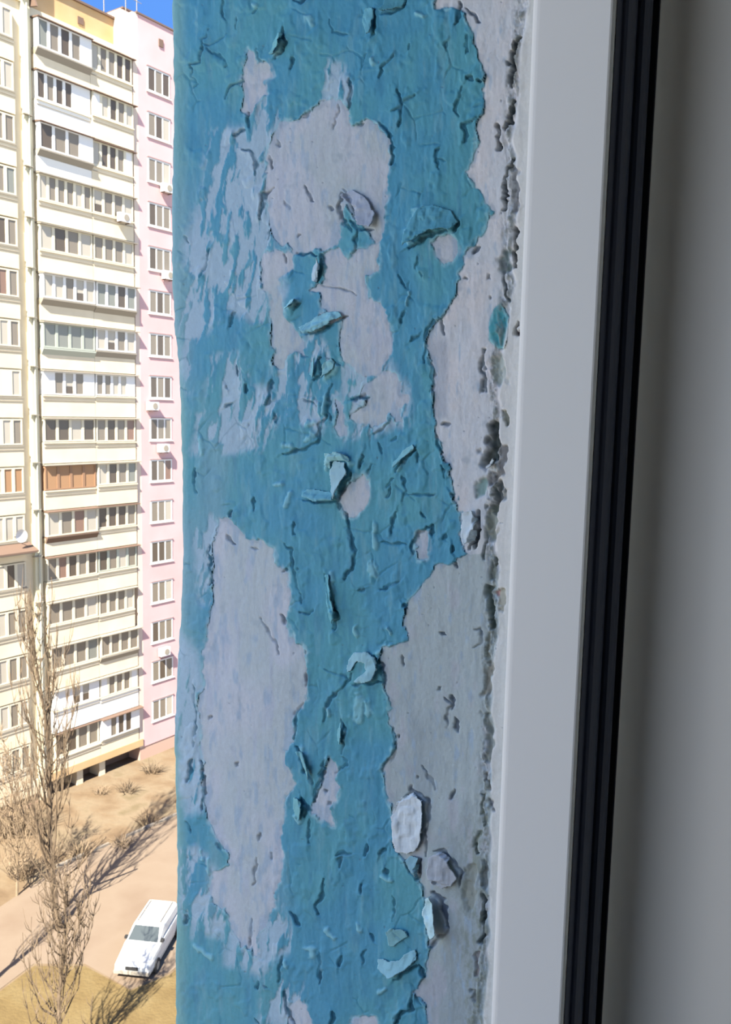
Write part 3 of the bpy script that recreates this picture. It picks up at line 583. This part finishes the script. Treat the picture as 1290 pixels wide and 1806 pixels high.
def pane_row(frame, u0, u1, z0, z1_, w0, tones, fm, name='pane', bar=.09):
    n = len(tones); wdt = (u1-u0)/n
    for i, t in enumerate(tones):
        a, b = u0+i*wdt+bar, u0+(i+1)*wdt-bar
        if t == 'w':
            part(fb().box(a-.02, b+.02, w0-.05, w0+.015, z0+.06, z1_-.06), 'panel', M_fw, frame)
        elif t == 'h':                                                  # light curtain with a dark lower part
            part(fb().box(a, b, w0-.05, w0-.02, z0+.08+.45, z1_-.08), name, PT['l'], frame)
            part(fb().box(a, b, w0-.05, w0-.02, z0+.08, z0+.08+.43), name, PT['d'], frame)
        else:
            part(fb().box(a, b, w0-.05, w0-.02, z0+.08, z1_-.08), name, PT[t], frame)
def frame_of(u0, u1, z0, z1_, w0, n, fm, bar=.09, depth=.35):
    b = fb(); b.box(u0, u1, w0-depth, w0-.052, z0, z1_)
    b.box(u0, u1, w0-.055, w0+.02, z1_-.08, z1_).box(u0, u1, w0-.055, w0+.02, z0, z0+.08)
    wdt = (u1-u0)/n
    for i in range(n+1):
        c = u0+i*wdt; b.box(max(u0, c-bar), min(u1, c+bar), w0-.055, w0+.02, z0+.08, z1_-.08)
    return part(b, 'balcony_glazing', fm)
# side, storey: tones, frame, ledge(None/'grey'), parapet material, height of glazing, protrusion
LFT = {1:('gmdmw',M_fw,'grey',M_cream,1.55,.2),2:('dmddww',M_fw,None,M_cream2,1.5,0),3:('dmmw',M_fw,'grey',M_cream2,1.45,.2),4:('lmmmlm',M_fc,None,M_cream,1.45,0),5:('ldml',M_fc,None,M_cream,1.45,0),
 6:('llmhl',M_fw,'grey',M_cream,1.4,.2),7:('gggg',M_fg,'green',M_cream,1.45,.12),8:('wmhmw',M_fw,None,M_cream,1.4,0),9:('ddld',M_fc,None,M_cream,1.4,0),10:('bbbb',M_wood,None,M_cream,1.5,0),
 11:('lmrl',M_fc,'dark',M_cream,1.5,.12),12:('mrdmd',M_fc,None,M_cream,1.45,0),13:('mmml',M_fc,None,M_cream,1.4,0),14:('mmmg',M_fc,None,M_cream,1.45,0),15:('wwhhw',M_fw,None,M_cream2,1.25,0),16:('ddmm',M_fc,None,M_cream,1.5,-.1)}
RGT = {1:('lmmdd',M_fc,None,M_cream,1.5,0),2:('wldml',M_fc,'line',M_cream,1.35,.1),3:('lddmw',M_fc,None,M_cream,1.45,0),4:('hmml',M_fc,None,M_cream,1.45,0),5:('mmml',M_fc,None,M_cream,1.45,0),
 6:('ggdg',M_fw,'grey',M_cream,1.45,.2),7:('lhml',M_fw,'grey',M_cream,1.35,.12),8:('mmllw',M_fw,None,M_cream,1.35,0),9:('mdmr',M_fc,None,M_cream,1.45,0),10:('ldmg',M_fc,'line',M_cream,1.4,.1),
 11:('dddm',M_fc,None,M_cream,1.4,0),12:('dmlm',M_fg,None,M_cream,1.4,0),13:('mmml',M_fc,None,M_cream,1.45,0),14:('mmmm',M_fc,'grey',M_cream,1.4,.12),15:('wmmmw',M_fc,None,M_cream2,1.35,0),16:('wmddw',M_fw,None,M_cream,1.4,.12)}
FAR = {1:'dl',2:'ml',3:'mm',4:'mg',5:'dm',6:'rm',7:'lm',8:'wl',9:'lm',10:'bb',11:'ll',12:'dl',13:'mm',14:'mm',15:'ml',16:'mm'}
def balcony(k, u0, u1, spec, right):
    tn, fm, ledge, pm_, gh, pr = spec; zt = zk(k); zb = zt-gh
    fr = frame_of(u0, u1, zb, zt-.05, pr, len(tn), fm); pane_row(fr, u0, u1, zb, zt-.05, pr, tn, fm)
    zn = zk(k+1) if k < 16 else zk(16)-gh-1.0                       # the parapet hangs down to the window head below
    pb = zt-gh-.10; w1 = 0 if ledge != 'line' else .1
    part(fb().box(u0-.04, u1+.04, -.34, w1, zn+.06, pb), 'parapet', pm_)
    lm = {'grey': M_slab, 'green': M_fg, 'dark': M_brown}.get(ledge, M_slab)
    if ledge in ('grey', 'green', 'dark'):                              # box bay that juts out over the parapet
        part(fb().uprism([(-.3, pb-.28), (.0, pb-.30), (pr+.06, pb), (pr+.06, pb+.08), (-.3, pb+.08)], u0-.04, u1+.04), 'ledge', lm)
    else:
        part(fb().box(u0-.04, u1+.04, -.34, w1+.07, pb, pb+.07), 'ledge', M_fc)
        part(fb().box(u0, u1, w1, w1+.035, pb-.24, pb-.20), 'ledge', M_slab)
    part(fb().uprism([(-.34, zt+.07), (-.34, zt-.03), (pr+.20, zt-.07), (pr+.20, zt-.02)], u0-.05, u1+(.22 if right else .02)), 'canopy', M_brown if k in (1, 2, 3, 11, 12, 16) else M_slab)
for k in range(1, 17):
    l0 = .07 if k < 14 else .07+(k-13)*.12
    balcony(k, l0, 3.62, LFT[k], False)
    balcony(k, 3.72, 6.72 if k != 13 else 6.5, RGT[k], True)
    # next bay beyond the pilaster
    zt = zk(k)-.1; fr = frame_of(-4.4, -1.22, zt-1.45, zt, -.15, 5, M_fc); pane_row(fr, -4.4, -1.22, zt-1.45, zt, -.15, 'mdl'+FAR[k], M_fc)
    part(fb().box(-4.45, -1.17, -.35, -.12, zk(k+1)-.02, zt-1.52), 'parapet', M_cream)
    part(fb().box(-4.45, -1.17, -.35, -.07, zt-1.55, zt-1.48).box(-4.45, -1.17, -.3, -.08, zt-1.75, zt-1.71), 'ledge', M_slab)
    # pink wall windows
    for u0 in (7.95, 13.6, 18.9):
        z0 = zk(k)-1.43; z9 = zk(k)+.02
        b = fb().box(u0, u0+1.85, -.02, .015, z9-.09, z9).box(u0, u0+1.85, -.02, .015, z0, z0+.09)
        for i in range(4):
            c = u0+.04+i*(1.77/3); b.box(c-.045, c+.045, -.02, .015, z0+.09, z9-.09)
        fr = part(b, 'window', M_fw)
        tones = ['dmd', 'mdl', 'mml', 'dmm', 'dmm', 'mdm', 'mdm', 'dmd', 'dmm', 'dmr', 'mml', 'ddm', 'mml', 'dmm', 'mdm', 'mml'][k-1]
        for i, t in enumerate(tones):
            c = u0+.04+i*(1.77/3); part(fb().box(c+.05, c+1.77/3-.05, -.02, -.004, z0+.09, z9-.09), 'pane', PT[t], fr)
        part(fb().box(u0-.08, u0+1.95, -.02, .05, z0-.07, z0-.02), 'window_sill', M_fw)
        part(fb().box(u0-.05, u0+1.9, -.02, .05, z9+.005, z9+.06), 'window_head_shade', mat('head_shadow', (.30, .19, .18), .8) if k == 1 and u0 < 8 else bpy.data.materials['head_shadow'])  # strip in a darkened wall pink, painting shade above the window
# base of the block
zb16 = zk(16)-1.4-1.0
part(fb().box(-.1, 7.1, -.34, .05, zb16-.42, zb16+.06), 'plinth_band', M_orange, label='orange band')
part(fb().box(-24, 24, -11.5, -1.2, 0, 1.0), 'base_wall', M_brown, label='recessed base with shadow put into its dark colour')  # dark brown stands in for the shadow beneath the overhang
part(fb().box(6.9, 24, -1.2, -.06, 0, .9), 'base_wall', mat('pinkish_base', (.38, .26, .2), .9), label='pale pinkish base')
for u in (-4, -.6, 2.0, 3.7): part(fb().box(u, u+.45, -1.2, -.2, 0, zb16-.42), 'base_pier', M_cream)
part(fb().box(-24, -.7, -.35, -.15, .55, 1.4), 'plinth_band', M_cream)
# roof aerials
for u in (6.7, 8.4, 9.3):
    b = fb(); b.tube([b.w(u, -2.5, z1+2.4), b.w(u, -2.5, z1+5.2)], .03, 5); b.tube([b.w(u-.4, -2.5, z1+4.9), b.w(u+.4, -2.5, z1+4.9)], .02, 4)
    part(b, 'roof_aerial', M_slab)

# outdoor units hung on the facade
M_ac = mat('ac_casing', (.5, .49, .47), .5)
def ac(x, y, dw, label):
    r = ray(x, y); t = (A_-C).dot(fn)/r.dot(fn); P = C+r*t; u = (P-A_).dot(fe); z = P[2]
    rt = empty('air_conditioner', A_+fe*u+fn*dw+np.array([0, 0, z-.28]), label=label, category='air conditioner', group='outdoor units on the facade')
    b = fb().box(u-.4, u+.4, dw+.08, dw+.40, z-.27, z+.27); b.build('casing', M_ac, rt)
    b = fb(); v = dw+.405; pts = [(u+.08+.2*math.cos(q*math.pi/6), z+.2*math.sin(q*math.pi/6)) for q in range(12)]
    i0 = len(b.V); b.V += [b.w(p, v, q) for p, q in pts]+[b.w(p, v+.015, q) for p, q in pts]
    b.F += [[i, (i+1) % 12, 12+(i+1) % 12, 12+i] for i in range(12)]+[list(range(12, 24))]
    b.build('fan_grille', M_slab, rt)
    for s in (-.3, .3): fb().box(u+s-.02, u+s+.02, dw, dw+.4, z-.33, z-.28).build('bracket', M_brown, rt)
    return rt
ac(213, 385, .06, 'white outdoor unit on the cream balcony parapet, fourth storey from the top')
ac(290, 333, 0, 'white outdoor unit under the third pink wall window from the top')
ac(292, 486, 0, 'white outdoor unit under the pink wall window fifth from the top')
ac(265, 716, 0, 'white outdoor unit at the edge of the pink wall, offset between two windows')
ac(284, 790, 0, 'white outdoor unit centred under the pink wall window halfway up the block')
ac(286, 1148, 0, 'white outdoor unit low on the pink wall, third window from the bottom')
# awning on the far-left bay
zl = zk(12)+.55
aw = empty('awning', A_+fe*-2+np.array([0, 0, zl]), label='small dark awning over a balcony beyond the drainpipe', category='awning')
fb().uprism([(-.15, zl+.5), (.75, zl+.1), (.75, zl), (-.15, zl+.35)], -3.4, -.95).build('awning_sheet', M_brown, aw)
fb().box(-3.3, -1.1, -.12, .70, zl-.05, zl-.01).build('awning_frame', M_slab, aw)
dish = empty('satellite_dish', A_+fe*-2.4+np.array([0, 0, zl+.9]), label='round white satellite dish above the dark awning', category='satellite dish')
b = fb(); 
for rr_, dv in ((.0, .25), (.2, .28), (.38, .36)):
    for q in range(14): b.V.append(b.w(-1.9+rr_*math.cos(q*math.tau/14), dv+.2, zl+1.0+rr_*math.sin(q*math.tau/14)))
for i in range(2): b.F += [[i*14+q, i*14+(q+1) % 14, (i+1)*14+(q+1) % 14, (i+1)*14+q] for q in range(14)]
b.build('reflector', M_ac, dish); b = fb(); b.tube([b.w(-1.9, -.15, zl+.9), b.w(-1.9, .45, zl+1.0)], .03); b.build('dish_arm', M_slab, dish)

# ---------------- car
M_car = mat('car_paint', (.46, .47, .45), .3, .5); M_glass = mat('car_glass', (.05, .06, .06), .15, .5); M_tyre = mat('tyre', (.02, .02, .02), .8)
cf, cbk = gnd(238, 1722), gnd(291, 1634)
cdr = cf-cbk; cdr /= np.linalg.norm(cdr); cdr = np.array([cdr[0], cdr[1], 0]); cpn = np.array([-cdr[1], cdr[0], 0])
c0 = cf-cdr*1.7
car = empty('car', c0, label='white estate car with a roof rack parked on the dusty path', category='car')
def loft(name, st, m, par, bev=.1):                                       # st: (u, half width, z bottom, z top, top half width)
    b = MB(c0, cdr, cpn); n = 0
    for u, hw, zb, zt, tw in st:
        for v, z in ((-hw*.94, zb), (-hw, zb+(zt-zb)*.3), (-(hw*.6+tw*.4), zb+(zt-zb)*.78), (-tw, zt-.03*(zt-zb)), (-tw*.85, zt), (tw*.85, zt), (tw, zt-.03*(zt-zb)), (hw*.6+tw*.4, zb+(zt-zb)*.78), (hw, zb+(zt-zb)*.3), (hw*.94, zb)): b.V.append(b.w(u, v, z))
    for i in range(len(st)-1):
        for k in range(10): b.F.append([i*10+k, i*10+(k+1) % 10, (i+1)*10+(k+1) % 10, (i+1)*10+k])
    b.F += [list(range(10)), list(range((len(st)-1)*10, len(st)*10))[::-1]]
    return b.build(name, m, par)
body = loft('body', [(2.02,.70,.35,.62,.66),(1.95,.78,.28,.74,.72),(1.2,.81,.25,.86,.76),(.85,.82,.22,.93,.78),(-1.7,.82,.22,.96,.78),(-1.98,.80,.28,.94,.74),(-2.06,.76,.35,.85,.70)], M_car, car)
loft('cabin', [(.86,.74,.90,.95,.70),(.25,.74,.90,1.38,.60),(.1,.74,.90,1.42,.60),(-1.55,.74,.90,1.42,.60),(-1.95,.74,.90,.98,.68)], M_car, car)
def quad(name, q, m, par, th=.012):
    b = MB(c0, cdr, cpn); P = [b.w(*p) for p in q]; n_ = np.cross(P[1]-P[0], P[2]-P[0]); n_ /= np.linalg.norm(n_)
    ctr = b.w(-.5, 0, .8)
    if n_.dot(P[0]-ctr) < 0: n_ = -n_
    b.V = [p+n_*.006 for p in P]+[p+n_*(.006+th) for p in P]
    b.F = [[0, 1, 2, 3], [4, 5, 6, 7]]+[[i, (i+1) % 4, 4+(i+1) % 4, 4+i] for i in range(4)]
    return b.build(name, m, par)
quad('windscreen', [(.80,-.66,.99),(.80,.66,.99),(.29,.55,1.36),(.29,-.55,1.36)], M_glass, car)
quad('rear_window', [(-1.90,-.6,1.03),(-1.90,.6,1.03),(-1.60,.52,1.36),(-1.60,-.52,1.36)], M_glass, car)
for s in (-1, 1):
    for ua, ub, uc, ud in ((.62, -.28, -.28, .22), (-.36, -1.0, -1.0, -.36), (-1.08, -1.7, -1.5, -1.08)):
        quad('side_window', [(ua, s*.715, 1.0), (ub, s*.715, 1.0), (uc, s*.637, 1.32), (ud, s*.637, 1.32)], M_glass, car)
    b = MB(c0, cdr, cpn).box(1.96, 2.04, s*.42-.14, s*.42+.14, .52, .66); b.build('headlight', mat('headlight_glass', (.6, .62, .6), .2) if s < 0 else bpy.data.materials['headlight_glass'], car)
    b = MB(c0, cdr, cpn); b.tube([b.w(.1, s*.5, 1.47), b.w(-1.45, s*.5, 1.47)], .02); [b.tube([b.w(u, s*.5, 1.41), b.w(u, s*.5, 1.47)], .015) for u in (0, -.7, -1.4)]; b.build('roof_rail', M_slab, car)
    b = MB(c0, cdr, cpn).box(.55, .70, s*.80-.07, s*.80+.07, .95, 1.05); b.build('mirror', M_tyre, car)
    for u in (1.28, -1.25):
        b = MB(c0, cdr, cpn); b.tube([b.w(u, s*.66, .30), b.w(u, s*.85, .30)], .30, 16); wh = b.build('wheel', M_tyre, car)
        b = MB(c0, cdr, cpn); b.tube([b.w(u, s*.80, .30), b.w(u, s*.86, .30)], .17, 12); b.build('hubcap', M_slab, wh)
b = MB(c0, cdr, cpn)
for u in (.0, -.7, -1.4): b = MB(c0, cdr, cpn); b.tube([b.w(u, -.5, 1.47), b.w(u, .5, 1.47)], .018); b.build('rack_bar', M_slab, car)
MB(c0, cdr, cpn).box(1.98, 2.10, -.76, .76, .34, .46).build('bumper', M_slab, car); MB(c0, cdr, cpn).box(-2.12, -2.02, -.76, .76, .36, .48).build('bumper', M_slab, car)
MB(c0, cdr, cpn).box(2.0, 2.05, -.27, .27, .50, .64).build('grille', M_tyre, car)
quad('bonnet', [(1.85,-.62,.765),(1.85,.62,.765),(.90,.66,.93),(.90,-.66,.93)], M_car, car, .015)

# ---------------- bare trees
M_bark = mat('grey_brown_bark', noise=[(.06, .042, .025), (.105, .075, .046), (.15, .11, .07)], rough=.9, scale=3)
M_bark2 = mat('pale_bark', noise=[(.15, .11, .065), (.23, .17, .11)], rough=.9, scale=3)
def poplar(P, H, nb, seed, label, spread=.9, lean=(0, 0), m=None, tr=.2, first=.12, twigs=9):
    r = random.Random(seed); m = m or M_bark; P = np.array([P[0], P[1], 0.])
    t = empty('poplar_tree', P, label=label, category='tree', group='bare poplars in the yard')
    top = P+np.array([lean[0], lean[1], H]); tp = []
    for i in range(9):
        q = i/8; tp.append(P+(top-P)*q+np.array([.12*math.sin(q*9+seed), .12*math.cos(q*7+seed), 0])*min(1, q*3))
    b = MB(); b.tube(tp, [tr*(1-.93*i/8) for i in range(9)], 7); b.build('trunk', m, t)
    tw = MB()
    for k in range(nb):
        q = first+(.86-first)*(k+r.random())/nb; i = q*8; j = int(i); s = tp[j]+(tp[j+1]-tp[j])*(i-j)
        an = r.random()*math.tau; L = H*(.34-.2*q)*(.7+.6*r.random()); sp = spread*(.5+.8*r.random())*(1-.45*q)
        d = np.array([math.cos(an), math.sin(an), 0]); pts = [s]
        for c in range(1, 7):
            x = c/6; pts.append(s+d*sp*(1-(1-x)**2.2)+np.array([0, 0, L*x**1.15])+np.array([r.uniform(-.05, .05) for _ in range(3)]))
        rd = tr*.42*(1-q*.7)*(.6+.5*r.random()); bb = MB(); bb.tube(pts, [max(rd*(1-.88*c/6), .009) for c in range(7)], 5); bb.build('branch', m, t)
        for _ in range(twigs):
            c = r.randint(1, 5); s2 = pts[c]; a2 = r.random()*math.tau; l2 = L*r.uniform(.14, .36); sp2 = r.uniform(.08, .32)
            tw.tube([s2, s2+np.array([math.cos(a2)*sp2*.7, math.sin(a2)*sp2*.7, l2*.45]), s2+np.array([math.cos(a2)*sp2, math.sin(a2)*sp2, l2])], [.016, .011, .006], 3)
    o = tw.build('twigs', m, t); o['kind'] = 'stuff'
    return t
pA = gnd(103, 1640); pB = gnd(112, 1925)
poplar(pA, 15.9, 66, 3, 'taller bare poplar in front of the balconies, its upswept crown reaching mid-facade', 1.7, (-.9, .3), None, .14, .14, 11)
poplar(pB, 8.9, 56, 8, 'shorter bare poplar nearer the camera, its crown beside the parked car', 1.3, (.0, .2), None, .10, .2, 9)
poplar(gnd(30, 1580), 8.2, 60, 12, 'thin pale bare poplar on the border of the yard, left of the taller one', 1.6, (0, 0), M_bark2, .07, .08, 12)
poplar((-15.6, 29.6), 10.5, 18, 15, 'bare poplar just out of view that throws a long thin shadow over the path', .7, (.3, 0), None, .16, .35, 5)
# dead leaning stem
b = MB(); q0 = gnd(118, 1600); P_ = [q0+np.array([-.1, .2, 1.4]), q0+np.array([.5, .3, 1.9]), q0+np.array([1.05, .3, 2.6]), q0+np.array([1.75, .5, 3.3])]
b.tube([q0]+P_, [.09, .08, .07, .06, .045], 6); dd = b.build('broken_stem', M_bark, None, tuple(q0)); tag(dd, 'broken dark stem leaning up to the right across the path', 'branch')
# dry bushes
def bush(P, h, n, seed, label, m=M_bark2, sp=.8):
    r = random.Random(seed); b = MB()
    for _ in range(n):
        a = r.random()*math.tau; q = r.random()**.6*sp; l = h*r.uniform(.5, 1); s = P+np.array([math.cos(a)*q*.4, math.sin(a)*q*.4, 0]); e_ = P+np.array([math.cos(a)*q, math.sin(a)*q, l])
        b.tube([s, (s+e_)/2+np.array([r.uniform(-.1, .1), r.uniform(-.1, .1), .1]), e_], [.022, .016, .006], 3)
    o = b.build('dry_bush', m, None, tuple(P)); tag(o, label, 'bush', 'dry bushes in the yard'); return o
SP = [((28,1470),2.2,260,2.0,'large brown thicket at the picture edge below the pink footpath'),((40,1545),1.3,120,1.4,'low bush below the large thicket'),
 ((268,1362),.6,60,1.1,'low dry bush highest on the slope near the pink wall'),((178,1400),.5,40,.7,'small dry tuft in the middle of the dry slope'),((226,1396),.5,50,1.1,'flat dry bush beside the small tuft on the slope'),
 ((215,1492),.5,50,1.0,'dry bush at the kerb, middle of three'),((262,1455),.6,50,1.1,'dry bush at the kerb furthest from the trees'),((140,1508),.9,90,1.1,'dry bush at the kerb beside the taller poplar')]
for i, (q, h, n, s, l) in enumerate(SP): bush(gnd(*q), h, n, 30+i, l, M_bark2 if i % 2 else M_bark, s)
